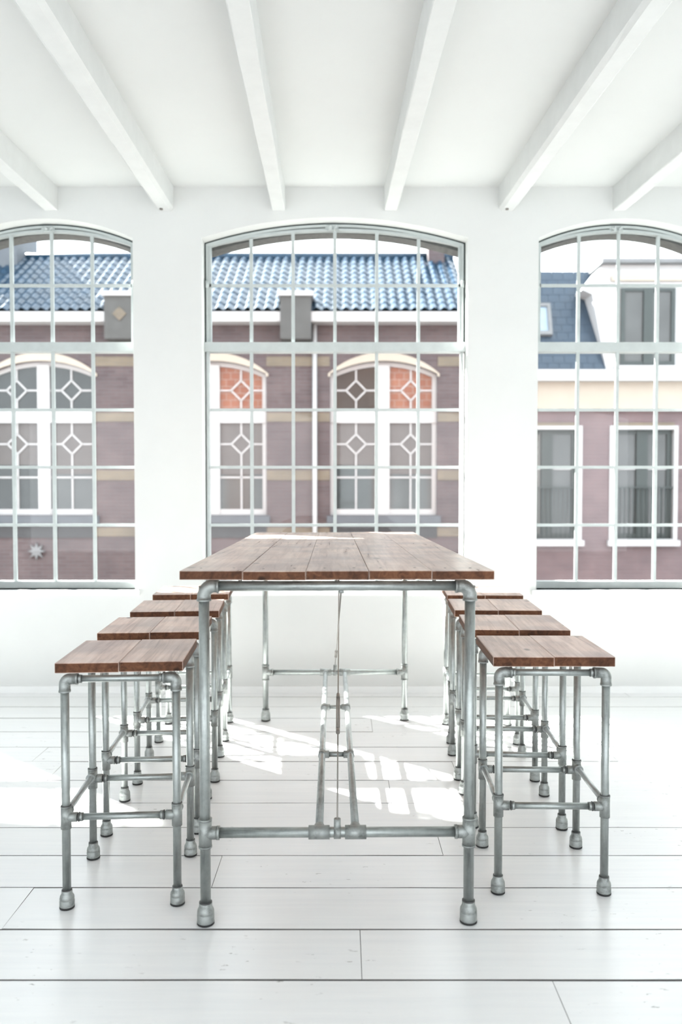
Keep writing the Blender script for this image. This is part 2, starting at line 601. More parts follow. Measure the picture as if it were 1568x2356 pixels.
# ------------------------------------------------------------------ the room shell
WALL_Y, REAR_Y = 5.39, -2.6
LEFT_X, RIGHT_X = -6.2, 5.4
CEIL_AT_WALL, CEIL_SLOPE = 3.389, 0.048
SILL_Z, SPRING_Z, APEX_Z = 0.699, 3.054, 3.189

WINDOWS = [                                     # centre, half width, panes across
    (-0.0565, 0.888, 6),
    (-1.987, 0.583, 4),
    (1.876, 0.572, 4),
    (-3.90, 0.583, 4),
    (4.05, 0.572, 4),  # unseen window, added to even out the daylight
]
openings = [(cx, h, SILL_Z, SPRING_Z, APEX_Z if n == 6 else APEX_Z - 0.008) for cx, h, n in WINDOWS]
b = pierced_wall(openings, LEFT_X, RIGHT_X, -0.02, 5.6, [(WALL_Y, 0), (WALL_Y + 0.18, 0)])
wall_back = tag(b.build('wall_back', [M['wall']]), 'white plastered wall pierced by the tall arched windows', 'wall', kind='structure')
# the brick outside, its arches a little lower than the plastered ones
b = pierced_wall([(cx, h - 0.004, zb, zs - 0.045, za - 0.045) for cx, h, zb, zs, za in openings], LEFT_X, RIGHT_X, -3.2, 5.6,
                 [(WALL_Y + 0.181, 1), (WALL_Y + 0.31, 1)], back_mi=0)
b.build('outer_brickwork', [M['brick_o'], M['reveal']], wall_back)

REAR_OPEN = [(-4.3, 1.15, 0.35, 2.65, 2.8), (-1.6, 1.15, 0.35, 2.65, 2.8), (1.1, 1.15, 0.35, 2.65, 2.8), (3.8, 1.15, 0.35, 2.65, 2.8)]  # unseen openings, added to let in fill light from behind the camera
b = pierced_wall(REAR_OPEN, LEFT_X, RIGHT_X, -0.02, 3.5, [(-REAR_Y, 0), (-REAR_Y + 0.3, 0)])
b.v = [(x, -y, z) for x, y, z in b.v]
b.f = [tuple(reversed(f)) for f in b.f]
tag(b.build('wall_front', [M['wall'], M['wall']]), 'white plastered wall behind the viewer with four openings added for fill light', 'wall', kind='structure')
tag(MB().box(LEFT_X - 0.25, LEFT_X, REAR_Y - 0.3, WALL_Y + 0.4, -0.02, 3.6).build('wall_left', M['wall']), 'plain white side wall beyond the left-hand stools', 'wall', kind='structure')
tag(MB().box(RIGHT_X, RIGHT_X + 0.25, REAR_Y - 0.3, WALL_Y + 0.4, -0.02, 3.6).build('wall_right', M['wall']), 'plain white side wall beyond the right-hand stools', 'wall', kind='structure')


def ceil_z(y):
    return CEIL_AT_WALL - (WALL_Y - y) * CEIL_SLOPE


cb = MB()
ya, yb = REAR_Y - 0.05, WALL_Y
vs = []
for z_up in (0.0, 0.2):
    vs += [(LEFT_X, ya, ceil_z(ya) + z_up), (RIGHT_X, ya, ceil_z(ya) + z_up), (RIGHT_X, yb, ceil_z(yb) + z_up), (LEFT_X, yb, ceil_z(yb) + z_up)]
cb.add(vs, [(3, 2, 1, 0), (4, 5, 6, 7), (0, 1, 5, 4), (1, 2, 6, 5), (2, 3, 7, 6), (3, 0, 4, 7)])
ceiling = tag(cb.build('ceiling', M['ceiling']), 'white painted ceiling carried by exposed timber beams', 'ceiling', kind='structure')

BEAM_DROP = 0.157
YAW = -0.020
for i, (bx, wide) in enumerate(((-3.45, 0), (-2.697, 0), (-1.942, 0), (-1.185, 1), (-0.429, 0), (0.316, 0), (1.09, 1), (1.838, 0), (2.59, 0), (3.34, 0))):
    hw = 0.056 if wide else 0.043
    ch = 0.02 if wide else 0.004
    drop = BEAM_DROP + (0.004 if wide else 0)
    prof = [(-hw, 0.02), (-hw, -drop + ch), (-hw + ch, -drop), (hw - ch, -drop), (hw, -drop + ch), (hw, 0.02)]
    m = MB()
    n = len(prof)
    vs = []
    L0, L1 = REAR_Y, WALL_Y
    steps = 24
    for k in range(steps + 1):
        y = L0 + (L1 - L0) * k / steps
        cx = bx - (y - WALL_Y) * -YAW
        for j, (px, pz) in enumerate(prof):
            wob = RND.uniform(-0.0025, 0.0025) if 0 < k < steps and 0 < j < n - 1 else 0
            vs.append((cx + px + wob, y, ceil_z(y) + pz + wob * 0.6))
    fs = []
    for k in range(steps):
        for j in range(n):
            a, c = k * n + j, k * n + (j + 1) % n
            fs.append((a, c, c + n, a + n))
    fs += [tuple(range(n))[::-1], tuple(steps * n + j for j in range(n))]
    m.add(vs, fs)
    beam = m.build('beam', M['beam'], ceiling)
    if wide:
        bolt = MB().tube((bx - 0.012, WALL_Y - 0.065, ceil_z(WALL_Y) - drop - 0.012), (bx - 0.012, WALL_Y - 0.065, ceil_z(WALL_Y) - drop + 0.01), 0.011, 10)
        bolt.build('bolt', M['bolt'], beam)
        MB().lathe([(0.026, -0.004), (0.026, 0.004)], 14, (bx - 0.012, WALL_Y - 0.065, ceil_z(WALL_Y) - drop)).build('washer', M['beam'], beam)

# floor: dark bed with separate painted boards
floor = tag(MB().box(LEFT_X, RIGHT_X, REAR_Y, WALL_Y, -0.10, -0.022).build('floor', M['subfloor']), 'white painted plank floor with dark open joints', 'floor', kind='structure')
ROWS = [5.39, 5.27, 5.02, 4.766, 4.487, 4.215, 3.985, 3.72, 3.443, 3.188, 2.937, 2.694, 2.432, 2.172]
while ROWS[-1] > REAR_Y:
    ROWS.append(max(REAR_Y, ROWS[-1] - RND.uniform(0.25, 0.27)))
JOINTS = {12: [-3.3, 0.052, 2.9], 13: [-2.6, 0.578, 3.4], 11: [-1.056, 2.2], 9: [-2.2, 0.372, 3.0], 10: [-3.5, -0.45, 2.5]}
WIDE_GAP = {12: 0.0055, 13: 0.0078, 11: 0.0036, 10: 0.0032}
for r in range(len(ROWS) - 1):
    y1, y0 = ROWS[r], ROWS[r + 1]
    g_far = WIDE_GAP.get(r - 0, 0.0028) / 2
    g_near = WIDE_GAP.get(r + 1, 0.0028) / 2
    js = JOINTS.get(r)
    if js is None:
        s = RND.uniform(-4.5, -2.5)
        js = []
        while s < RIGHT_X - 0.6:
            if RND.random() < 0.75:
                js.append(s)
            s += RND.uniform(1.9, 3.2)
    xs = [LEFT_X] + js + [RIGHT_X]
    for a, c in zip(xs, xs[1:]):
        nseg = max(4, min(16, int((c - a) / 0.22)))
        tilt = RND.uniform(-0.0012, 0.0012)
        near, far = [], []
        for k in range(nseg + 1):
            t = a + 0.0009 + (c - a - 0.0018) * k / nseg
            near.append((t, y0 + g_near + RND.uniform(-0.0013, 0.0011), tilt))
            far.append((t, y1 - g_far + RND.uniform(-0.0013, 0.0011), -tilt))
        ring = near + far[::-1]
        n = len(ring)
        base = [(x, y, -0.021) for x, y, z in ring]
        m = MB().add(ring + base, [tuple(range(n))])
        m.add(ring + base, [(i + n, (i + 1) % n + n, (i + 1) % n, i) for i in range(n)], mi=1)
        m.build('plank', [M['floor'], M['board_side']], floor)

tag(MB().box(LEFT_X, RIGHT_X, WALL_Y - 0.016, WALL_Y, 0.0, 0.045).build('baseboard_back', M['trim']), 'low white skirting board along the window wall', 'baseboard', kind='structure')

# ------------------------------------------------------------------ windows of the room
FRAME_Y = WALL_Y + 0.105
ROW_Z = [0.757, 1.132, 1.530, 1.923, 2.312]
TR0, TR1, UP_Z = 2.312, 2.383, 2.769


def outline(cx, h, zb, zs, za, inset, k=20):
    pts = [(cx - h + inset, zb)]
    for i in range(k + 1):
        x = cx - h + 2 * h * i / k
        xi = max(cx - h + inset, min(cx + h - inset, x))
        pts.append((xi, arc_z(xi, cx, h, zs, za) - inset))
    pts.append((cx + h - inset, zb))
    return pts


def build_window(idx, cx, h, n, label, za):
    zs = SPRING_Z
    root = link('window_%d' % idx, None)
    tag(root, label, 'window', kind='structure')
    y = FRAME_Y
    # fixed frame, in the plane of the reveal
    MB().strip(outline(cx, h, SILL_Z, zs, za, 0.0115), outline(cx, h, SILL_Z, zs, za, 0.026), y, y + 0.07).build('frame', M['frame'], root)
    MB().strip(outline(cx, h, TR1, zs, za, 0.001), outline(cx, h, TR1, zs, za, 0.013), y + 0.004, y + 0.066).build('gap_shade', M['gap_shade'], root)  # dark strip, its colour paints the shadow gap round the top sash
    MB().box(cx - h, cx + h, y - 0.02, y + 0.07, TR0 + 0.004, TR1 - 0.004).build('transom', M['frame'], root)
    MB().box(cx - h, cx + h, y - 0.008, y + 0.07, SILL_Z, ROW_Z[0] - 0.012).build('bottom_rail', M['frame'], root)
    # opening sash of the arched top light, a step proud of the frame
    MB().strip(outline(cx, h - 0.026, TR1, zs - 0.004, za - 0.034, 0.0), outline(cx, h - 0.026, TR1, zs - 0.004, za - 0.034, 0.018), y + 0.012, y + 0.048).build('sash', M['frame'], root)
    pitch = (2 * (h - 0.032)) / n
    xl = cx - h + 0.032
    wide, web = 0.0115, 0.005
    for i in range(1, n):
        x = xl + pitch * i
        for z0, z1 in ((ROW_Z[0] - 0.015, TR0 + 0.006), (TR1 - 0.006, arc_z(x, cx, h, zs, za) - 0.05)):
            m = MB().box(x - wide, x + wide, y + 0.010, y + 0.022, z0, z1)
            m.box(x - web, x + web, y + 0.022, y + 0.045, z0, z1)
            m.build('muntin', M['frame'], root)
    for z in ROW_Z[1:-1] + [UP_Z]:
        m = MB().box(xl, xl + pitch * n, y + 0.012, y + 0.023, z - 0.010, z + 0.010)
        m.box(xl, xl + pitch * n, y + 0.023, y + 0.045, z - 0.005, z + 0.005)
        m.build('muntin', M['frame'], root)
    yg = y + 0.028
    rows = list(zip(ROW_Z, ROW_Z[1:])) + [(TR1, UP_Z)]
    for i in range(n):
        x0, x1 = xl + pitch * i + 0.0055, xl + pitch * (i + 1) - 0.0055
        for z0, z1 in rows:
            MB().box(x0, x1, yg, yg + 0.004, z0 - (0.006 if z0 == ROW_Z[0] else -0.0055), z1 - 0.0055).build('pane', M['glass'], root)
        top = [(x0 + (x1 - x0) * k / 6, arc_z(x0 + (x1 - x0) * k / 6, cx, h, zs, za) - 0.048) for k in range(7)]
        MB().prism([(x0, UP_Z + 0.0055), (x1, UP_Z + 0.0055)] + top[::-1], yg, yg + 0.004).build('pane', M['glass'], root)
    # catch at the crown, pivots at the sides
    xc = cx - 0.02
    zt = arc_z(xc, cx, h, zs, za) - 0.032
    k = MB().tube((xc - 0.035, y - 0.002, zt + 0.012), (xc - 0.012, y - 0.002, zt - 0.004), 0.008, 10)
    k.tube((xc + 0.035, y - 0.002, zt + 0.012), (xc + 0.014, y - 0.002, zt - 0.006), 0.008, 10)
    k.lathe([(0.0, -0.012), (0.010, -0.010), (0.013, 0.0), (0.010, 0.010), (0.0, 0.012)], 10, (xc - 0.012, y - 0.004, zt))
    k.tube((xc - 0.03, y + 0.006, zt - 0.014), (xc + 0.045, y + 0.006, zt - 0.012), 0.006, 8)
    k.tube((xc + 0.02, y - 0.002, zt - 0.004), (xc + 0.02, y - 0.002, zt - 0.03), 0.006, 8)
    k.box(xc - 0.045, xc + 0.045, y + 0.004, y + 0.014, zt - 0.006, zt + 0.008)
    k.build('catch', M['frame'], root)
    for s in (-1, 1):
        xp = cx + s * (h - 0.02)
        p = MB().tube((xp, y - 0.012, UP_Z - 0.02), (xp, y - 0.012, UP_Z + 0.025), 0.011, 10)
        p.tube((xp, y - 0.012, UP_Z), (xp, y + 0.02, UP_Z), 0.008, 8)
        p.build('pivot', M['frame'], root)
    MB().cbox(cx - h - 0.035, cx + h + 0.035, WALL_Y - 0.035, WALL_Y + 0.10, SILL_Z - 0.036, SILL_Z, 0.004).build('sill', M['trim'], root)
    return root


W_LABELS = ['widest arched steel window, six panes across, straight behind the table',
            'narrower arched steel window to the left of the widest one',
            'narrower arched steel window to the right of the widest one',
            'arched steel window farthest left, beyond the white pier',
            'arched steel window farthest right, out of view, added to balance the light']
for i, (cx, h, n) in enumerate(WINDOWS):
    build_window(i + 1, cx, h, n, W_LABELS[i], openings[i][4])


# ------------------------------------------------------------------ pipe furniture
def elbow(r, R, ends, toward):
    """90 degree corner fitting: from the leg (coming up) to a bar going toward +x or -x; origin at pipe crossing"""
    m = MB()
    pts, rs = [], []
    for z in (-ends, -ends + 0.006, -ends + 0.0062):
        pts.append((0, 0, z))
        rs.append(r * 1.08 if z < -ends + 0.0061 else r)
    for k in range(8):
        a = math.pi / 2 * k / 7
        pts.append((toward * (R - R * math.cos(a)), 0, -R + R * math.sin(a)))
        rs.append(r)
    for x in (ends - 0.0062, ends - 0.006, ends):
        pts.append((toward * x, 0, 0))
        rs.append(r * 1.08 if x > ends - 0.0061 else r)
    return m.sweep(pts, rs, 14)


def make_stool():
    root = link('bar_stool', None)
    S, RZ, TZ = 0.1775, 0.297, 0.748
    rl = 0.0135
    leg_me = MB().tube((0, 0, 0.045), (0, 0, TZ), rl, 16).mesh('leg', M['pipe_z'])
    cap_me = MB().lathe([(0.0236, 0.0068), (0.0238, 0.024), (0.0228, 0.0265), (0.0228, 0.029), (0.0236, 0.031), (0.0222, 0.039), (0.0182, 0.0455), (0.0172, 0.048), (0.0172, 0.057), (0.0155, 0.058)], 18).mesh('foot_cap', M['cast'])
    ring_me = MB().lathe([(0.0162, 0.0575), (0.0166, 0.0600), (0.0140, 0.0605)], 16).mesh('dark_ring', M['ring'])
    pad_me = MB().lathe([(0.0228, 0.0), (0.0240, 0.001), (0.0240, 0.0070)], 18).mesh('rubber_pad', M['rubber'])
    elbows = {s: elbow(0.0178, 0.016, 0.042, s).mesh('elbow', M['cast']) for s in (-1, 1)}
    tees = {}
    for s in (-1, 1):
        t = MB().tube((0, 0, -0.036), (0, 0, 0.036), 0.0170, 16)
        t.tube((0, 0, 0), (s * 0.036, 0, 0), 0.0155, 14)
        t.tube((0, 0, 0.034), (0, 0, 0.0375), 0.0178, 16)
        tees[s] = t.mesh('tee_fitting', M['cast'])
    tee_ring = MB().lathe([(0.0165, 0.0372), (0.0168, 0.0395), (0.0138, 0.0398)], 16).mesh('collar', M['ring'])
    for sx in (-1, 1):
        for sy in (-1, 1):
            leg = link('leg', leg_me, root, (sx * S, sy * S, 0))
            link('foot_cap', cap_me, leg)
            link('collar', ring_me, leg)
            link('rubber_pad', pad_me, leg)
            link('elbow', elbows[-sx], leg, (0, 0, TZ))
            link('tee_fitting', tees[-sx], leg, (0, 0, RZ))
            link('collar', tee_ring, leg, (0, 0, RZ))
            # socket for the stretcher that runs front to back
            k = MB().tube((0, 0, 0), (0, -sy * 0.034, 0), 0.0150, 12)
            k.tube((0, -sy * 0.030, 0), (0, -sy * 0.036, 0), 0.0165, 14)
            k.build('stretcher_socket', M['cast'], leg, (0, 0, RZ + 0.012))
    for sy in (-1, 1):
        for nm, z, r in (('top_bar', TZ, 0.0112), ('lower_rail', RZ, 0.0112)):
            bar = MB().tube((-S + 0.03, 0, 0), (S - 0.03, 0, 0), r, 14).build(nm, M['pipe_x'], root, (0, sy * S, z))
            for s in (-1, 1):
                c = MB().tube((s * (S - 0.040), 0, 0), (s * (S - 0.0435), 0, 0), r + 0.0045, 14)
                c.build('collar', M['ring'], bar)
                c = MB().tube((s * (S - 0.0435), 0, 0), (s * (S - 0.054), 0, 0), r + 0.004, 6)
                c.build('lock_nut', M['cast'], bar)
            if nm == 'top_bar':
                for x in (-0.06, 0.06):
                    MB().tube((x, 0, r - 0.002), (x, 0, 0.0242), 0.005, 8).build('spacer', M['cable'], bar)
    for sx in (-1, 1):
        MB().tube((0, -S + 0.02, 0), (0, S - 0.02, 0), 0.0100, 14).build('side_stretcher', M['pipe_y'], root, (sx * S, 0, RZ + 0.012))
    for s, w in ((-1, 0.0), (1, 0.0)):
        m = MB().cbox(-0.1009, 0.1009, -0.2, 0.2, -0.0165, 0.0165, 0.002, 1)
        m.build('seat_plank', [M['seat_wood'], M['end_wood']], root, (s * 0.1012, 0.003 * s, 0.7885))
    return root


STOOLS = [
    (-0.733, 2.751, 4.0, 'nearest bar stool on the left side of the table, two-board seat'),
    (-0.768, 3.305, 4.0, 'second bar stool from the viewer on the left side of the table'),
    (-0.793, 3.867, 5.0, 'third bar stool from the viewer on the left side of the table'),
    (-0.835, 4.490, 4.0, 'bar stool on the left side of the table closest to the window wall'),
    (0.704, 2.834, -1.4, 'nearest bar stool on the right side of the table, two-board seat'),
    (0.710, 3.362, -3.0, 'second bar stool from the viewer on the right side of the table'),
    (0.731, 3.900, -3.0, 'third bar stool from the viewer on the right side of the table'),
    (0.768, 4.450, -3.0, 'bar stool on the right side of the table closest to the window wall'),
]
proto = make_stool()
stools = [proto] + [copy_tree(proto) for _ in STOOLS[1:]]
for o, (x, y, a, lab) in zip(stools, STOOLS):
    o.location = (x, y, 0.0012)
    o.rotation_euler = (0, 0, math.radians(a))
    tag(o, lab, 'stool', 'pipe-frame bar stools along the table')


def make_table():
    root = link('bar_table', None)
    tag(root, 'long bar table of brown boards on a galvanised pipe frame', 'table')
    W, L, RZ, TZ, r = 0.412, 1.125, 0.287, 1.060, 0.0163
    leg_me = MB().tube((0, 0, 0.055), (0, 0, TZ), r, 20).mesh('leg', M['pipe_z'])
    cap_me = MB().lathe([(0.0268, 0.0068), (0.0270, 0.029), (0.0260, 0.0315), (0.0260, 0.034), (0.0268, 0.0365), (0.0255, 0.045), (0.0215, 0.053), (0.0206, 0.056), (0.0206, 0.066), (0.0185, 0.067)], 20).mesh('foot_cap', M['cast'])
    ring_me = MB().lathe([(0.0200, 0.0665), (0.0203, 0.0695), (0.0168, 0.070)], 18).mesh('collar', M['ring'])
    pad_me = MB().lathe([(0.0262, 0.0), (0.0274, 0.001), (0.0274, 0.0070)], 20).mesh('rubber_pad', M['rubber'])
    for sx in (-1, 1):
        el = elbow(0.0212, 0.030, 0.046, -sx).mesh('elbow', M['cast'])
        t = MB().tube((0, 0, -0.044), (0, 0, 0.044), 0.0203, 18)
        t.tube((0, 0, 0), (-sx * 0.044, 0, 0), 0.0200, 16)
        t.tube((-sx * 0.036, 0, 0), (-sx * 0.045, 0, 0), 0.0215, 16)
        t.tube((0, 0, 0.040), (0, 0, 0.0455), 0.0214, 18)
        t.tube((0, 0, -0.040), (0, 0, -0.0455), 0.0214, 18)
        tee = t.mesh('tee_fitting', M['cast'])
        for sy in (-1, 1):
            leg = link('leg', leg_me, root, (sx * W, sy * L, 0))
            link('foot_cap', cap_me, leg)
            link('collar', ring_me, leg)
            link('rubber_pad', pad_me, leg)
            link('elbow', el, leg, (0, 0, TZ))
            link('tee_fitting', tee, leg, (0, 0, RZ))
    cxs = 0.057
    for sy in (-1, 1):
        top = MB().tube((-W + 0.03, 0, 0), (W - 0.03, 0, 0), 0.0157, 18).build('top_bar', M['pipe_x'], root, (0, sy * L, TZ))
        for x in (-0.30, 0.0, 0.30):
            MB().tube((x, 0, 0.012), (x, 0, 0.0275), 0.006, 8).build('spacer', M['cable'], top)
        rail = MB().tube((-W + 0.03, 0, 0), (W - 0.03, 0, 0), 0.0157, 18).build('lower_rail', M['pipe_x'], root, (0, sy * L, RZ))
        for s in (-1, 1):
            k = MB().tube((s * cxs - 0.033, 0, 0), (s * cxs + 0.033, 0, 0), 0.0212, 18)
            k.tube((s * cxs, 0, 0), (s * cxs, -sy * 0.04, 0), 0.0175, 14)
            k.build('sleeve', M['cast'], rail)
        k = MB().tube((-0.011, 0, 0), (0.011, 0, 0), 0.0200, 16)
        k.tube((0, 0, 0.0), (0, 0, 0.043), 0.0108, 12)
        k.build('rod_anchor', M['cast'], rail)
        MB().tube((0.012, 0, -0.022), (0.012, 0, -0.012), 0.008, 10).build('rod_anchor', M['cast'], top)
    for s in (-1, 1):
        st = MB().tube((0, -L + 0.03, 0), (0, L - 0.03, 0), 0.0128, 16).build('long_stretcher', M['pipe_y'], root, (s * cxs, 0, RZ))
        for y in (-0.375, 0.345):
            k = MB().tube((0, y - 0.022, 0), (0, y + 0.022, 0), 0.0162, 14)
            k.tube((0, y, 0), (-s * 0.028, y, 0), 0.0150, 12)
            k.build('tee_fitting', M['cast'], st)
    for y in (-0.375, 0.345):
        MB().tube((-cxs + 0.02, 0, 0), (cxs - 0.02, 0, 0), 0.0105, 12).build('rung', M['pipe_x'], root, (0, y, RZ))
    # crossed tension rods with turnbuckles
    for p0, p1 in (((0, -L, RZ + 0.042), (0.024, L, TZ - 0.014)), ((0, L, RZ + 0.042), (0.012, -L, TZ - 0.014))):
        p0, p1 = Vector(p0), Vector(p1)
        rod = MB().tube(p0, p1, 0.0026, 8).build('tension_rod', M['cable'], root)
        d = (p1 - p0).normalized()
        a, c = p0 + (p1 - p0) * 0.20, p0 + (p1 - p0) * 0.30
        side = d.cross(Vector((1, 0, 0))).normalized()
        k = MB()
        for s in (-1, 1):
            for q in (Vector((0.0055 * s, 0, 0)),):
                k.tube(a + q, c + q, 0.0022, 8)
        k.tube(a - d * 0.012, a + d * 0.014, 0.0075, 10)
        k.tube(c - d * 0.014, c + d * 0.012, 0.0075, 10)
        k.build('turnbuckle', M['cable'], rod)
    # five boards, ends not quite flush
    bw = 0.943 / 5
    for i in range(5):
        x = -0.943 / 2 + bw * (i + 0.5)
        dy = (0.000, -0.003, 0.002, -0.002, 0.003)[i]
        dz = (0.0006, -0.0008, 0.0, 0.0010, -0.0004)[i]
        m = MB().cbox(-bw / 2 + 0.0004, bw / 2 - 0.0004, -1.212, 1.212, -0.0135, 0.0135, 0.0016, 1)
        pl = m.build('tabletop_plank', [M['table_wood'], M['end_wood']], root, (x, dy, 1.1012 + dz))
        for nx, ny in ((-0.05, -1.125), (0.046, -1.119), (-0.04, 1.12), (0.05, 1.126)):
            nx += RND.uniform(-0.012, 0.012)
            MB().lathe([(0.0042, 0.0), (0.0042, 0.0006)], 8, (nx, ny + RND.uniform(-0.008, 0.008), 0.0134)).build('nail', M['ring'], pl)
    return root


table = make_table()
table.location = (-0.033, 3.595, 0.0012)
table.rotation_euler = (0, 0, math.radians(0.75))

# ------------------------------------------------------------------ across the street
tag(MB().box(-30, 30, 5.79, 45, -3.4, -3.2).build('ground', M['street']), 'pale paved street between the houses', 'street', kind='structure')

FAC = 14.0
house = tag(link('brick_house', None, None, (0, FAC, 0)),
            'aubergine brick house with blue pantile roof seen through the left and middle windows', 'house', 'houses across the street')
CEN = [-8.23, -5.25, -2.272, 0.706]
HW = 0.93
SB, SPR, APX = 0.98, 3.44, 3.66
b = pierced_wall([(c, HW, SB, SPR, APX) for c in CEN], -9.4, 2.16, -3.2, 4.30, [(0.0, 0), (0.35, 0)])
b.build('wall', [M['brick_a']], house)
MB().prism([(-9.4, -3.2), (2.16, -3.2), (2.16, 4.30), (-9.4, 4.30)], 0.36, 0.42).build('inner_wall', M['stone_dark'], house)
side = MB()
side.add([(2.16, 0, -3.2), (2.16, 5, -3.2), (2.16, 5, 4.3), (2.16, 2.5, 6.0), (2.16, 0, 4.3), (2.06, 0, -3.2), (2.06, 5, -3.2), (2.06, 5, 4.3), (2.06, 2.5, 6.0), (2.06, 0, 4.3)],
         [(0, 1, 2, 3, 4), (9, 8, 7, 6, 5), (0, 4, 9, 5), (1, 6, 7, 2), (3, 2, 7, 8), (4, 3, 8, 9)])
side.build('gable_wall', M['brick_a'], house)
PIERS = [(-7.29, -6.19), (-4.31, -3.21), (-1.335, -0.235), (1.645, 2.165)]
for x0, x1 in PIERS:
    for z0, z1 in ((3.569, 3.735), (2.611, 2.765), (1.590, 1.765), (0.606, 0.759)):
        MB().box(x0, x1, -0.012, 0.0, z0, z1).build('brick_band', M['yellow'], house)
for c in CEN:
    MB().box(c - HW, c + HW, -0.02, 0.0, 0.58, 0.815).build('apron_band', M['stone_dark'], house)

for c in CEN:
    # white timber frame: arched ring, mullion, transom, rails
    m = MB()
    m.strip(outline(c, HW, SB, SPR, APX, 0.0), outline(c, HW, SB, SPR, APX, 0.075), 0.10, 0.18)
    m.box(c - 0.105, c + 0.105, 0.07, 0.18, SB, APX - 0.05)
    m.box(c - HW, c + HW, 0.08, 0.18, 2.596, 2.80)
    m.box(c - HW, c + HW, 0.09, 0.18, SB, SB + 0.10)
    win = m.build('window', M['white_out'], house)
    ring = MB().strip(outline(c, HW + 0.04, SPR - 0.05, SPR, APX + 0.15, 0.0), outline(c, HW - 0.0, SPR - 0.05, SPR, APX + 0.002, 0.0), -0.03, 0.06)
    ring.build('window_arch', M['cream'], win)
    MB().box(c - HW - 0.06, c + HW + 0.06, -0.10, 0.10, 0.835, 0.965).build('sill', M['stone_blue'], win)
    for s in (-1, 1):
        x0, x1 = sorted((c + s * 0.105, c + s * (HW - 0.075)))
        MB().box(x0, x1, 0.135, 0.145, SB + 0.10, 2.596).build('pane', M['pane_pale'] if s > 0 else M['pane_far'], win)
        top = [(x0 + (x1 - x0) * k / 6, arc_z(x0 + (x1 - x0) * k / 6, c, HW, SPR, APX) - 0.075) for k in range(7)]
        MB().prism([(x0, 2.80), (x1, 2.80)] + top[::-1], 0.135, 0.145).build('pane', M['pane_reflection'] if s > 0 and c > -4 else M['pane_far'], win)
        MB().box(x0, x1, 0.129, 0.134, 1.86 if s < 0 else 1.70, 2.596).build('blind', M['blind'], win)
        xm, w = (x0 + x1) / 2, 0.013

        def bar(k, ax, az, bx_, bz):
            d = Vector((bx_ - ax, 0, bz - az))
            nrm = Vector((-d.z, 0, d.x)).normalized() * w
            k.prism([(ax + nrm.x, az + nrm.z), (ax - nrm.x, az - nrm.z), (bx_ - nrm.x, bz - nrm.z), (bx_ + nrm.x, bz + nrm.z)], 0.112, 0.136)
        ld = MB()
        for zc, ztop, zbot in ((3.165, arc_z(xm, c, HW, SPR, APX) - 0.08, 2.80), (2.225, 2.596, 1.64)):
            q = 0.175
            for (ax, az), (bx_, bz) in (((0, q), (q, 0)), ((q, 0), (0, -q)), ((0, -q), (-q, 0)), ((-q, 0), (0, q))):
                bar(ld, xm + ax, zc + az, xm + bx_, zc + bz)
            bar(ld, xm, zc + q, xm, ztop)
            bar(ld, xm, zc - q, xm, zbot)
            bar(ld, xm - q, zc, x0, zc)
            bar(ld, xm + q, zc, x1, zc)
        bar(ld, x0, 1.64, x1, 1.64)
        bar(ld, xm, 1.64, xm, SB + 0.10)
        ld.build('glazing_bars', M['white_out'], win)

# eaves, pilaster heads, downpipe, anchor
MB().box(-9.4, 2.20, -0.30, 0.02, 4.285, 4.45).build('gutter', M['white_out'], house)
for xc in (-6.76, -3.785, -0.805):
    pil = MB().box(xc - 0.26, xc + 0.26, -0.36, 0.30, 3.98, 4.70).build('pilaster', M['pilaster'], house)
    MB().box(xc - 0.30, xc + 0.30, -0.40, 0.34, 4.70, 4.775).build('cap_stone', M['white_out'], pil)
    if xc < -3:
        MB().prism([(xc - 0.12, 4.40), (xc, 4.28), (xc + 0.12, 4.40), (xc, 4.52)], -0.375, -0.36).build('inlay', M['yellow'], pil)
MB().tube((-0.493, -0.07, -3.2), (-0.493, -0.07, 4.3), 0.038, 10).build('downpipe', M['white_out'], house)
for ax, az in ((-5.36, 0.347),):
    st = []
    for k in range(16):
        rr = 0.15 if k % 2 == 0 else 0.07
        st.append((ax + rr * math.cos(k * math.pi / 8), az + rr * math.sin(k * math.pi / 8)))
    MB().prism(st, -0.05, 0.0).build('wall_anchor', M['zinc'], house)

# pantile roof
EY, EZ, RY, RZ_ = -0.28, 4.46, 2.05, 6.03
rl_ = math.hypot(RY - EY, RZ_ - EZ)
ang = math.atan2(RZ_ - EZ, RY - EY)
sl = MB()
sl.add([(-9.4, EY, EZ - 0.03), (2.16, EY, EZ - 0.03), (2.16, RY, RZ_ - 0.03), (-9.4, RY, RZ_ - 0.03), (-9.4, 5.0, 4.4), (2.16, 5.0, 4.4)],
       [(0, 1, 2, 3), (3, 2, 5, 4)])
roof = sl.build('roof', M['slate'], house)
TW, ROWN = 0.167, 11
TL = rl_ / ROWN


def tile_shape(m, x, row):
    prof = []
    for k in range(9):
        t = k / 8
        prof.append((t * (TW + 0.012), 0.025 * math.sin(t * 2 * math.pi - 0.5) + 0.028))
    vs = []
    for u, lift in ((0.0, 0.017), (TL * 1.06, 0.004)):
        for px, pz in prof:
            vs.append((x + px, row * TL + u, pz + lift))
    for px, pz in prof:
        vs.append((x + px, row * TL, pz + 0.006))
    n = len(prof)
    fs = [(k, k + 1, n + k + 1, n + k) for k in range(n - 1)]
    m.add(vs, fs, True)
    m.add(vs, [(2 * n + k, 2 * n + k + 1, k + 1, k) for k in range(n - 1)])


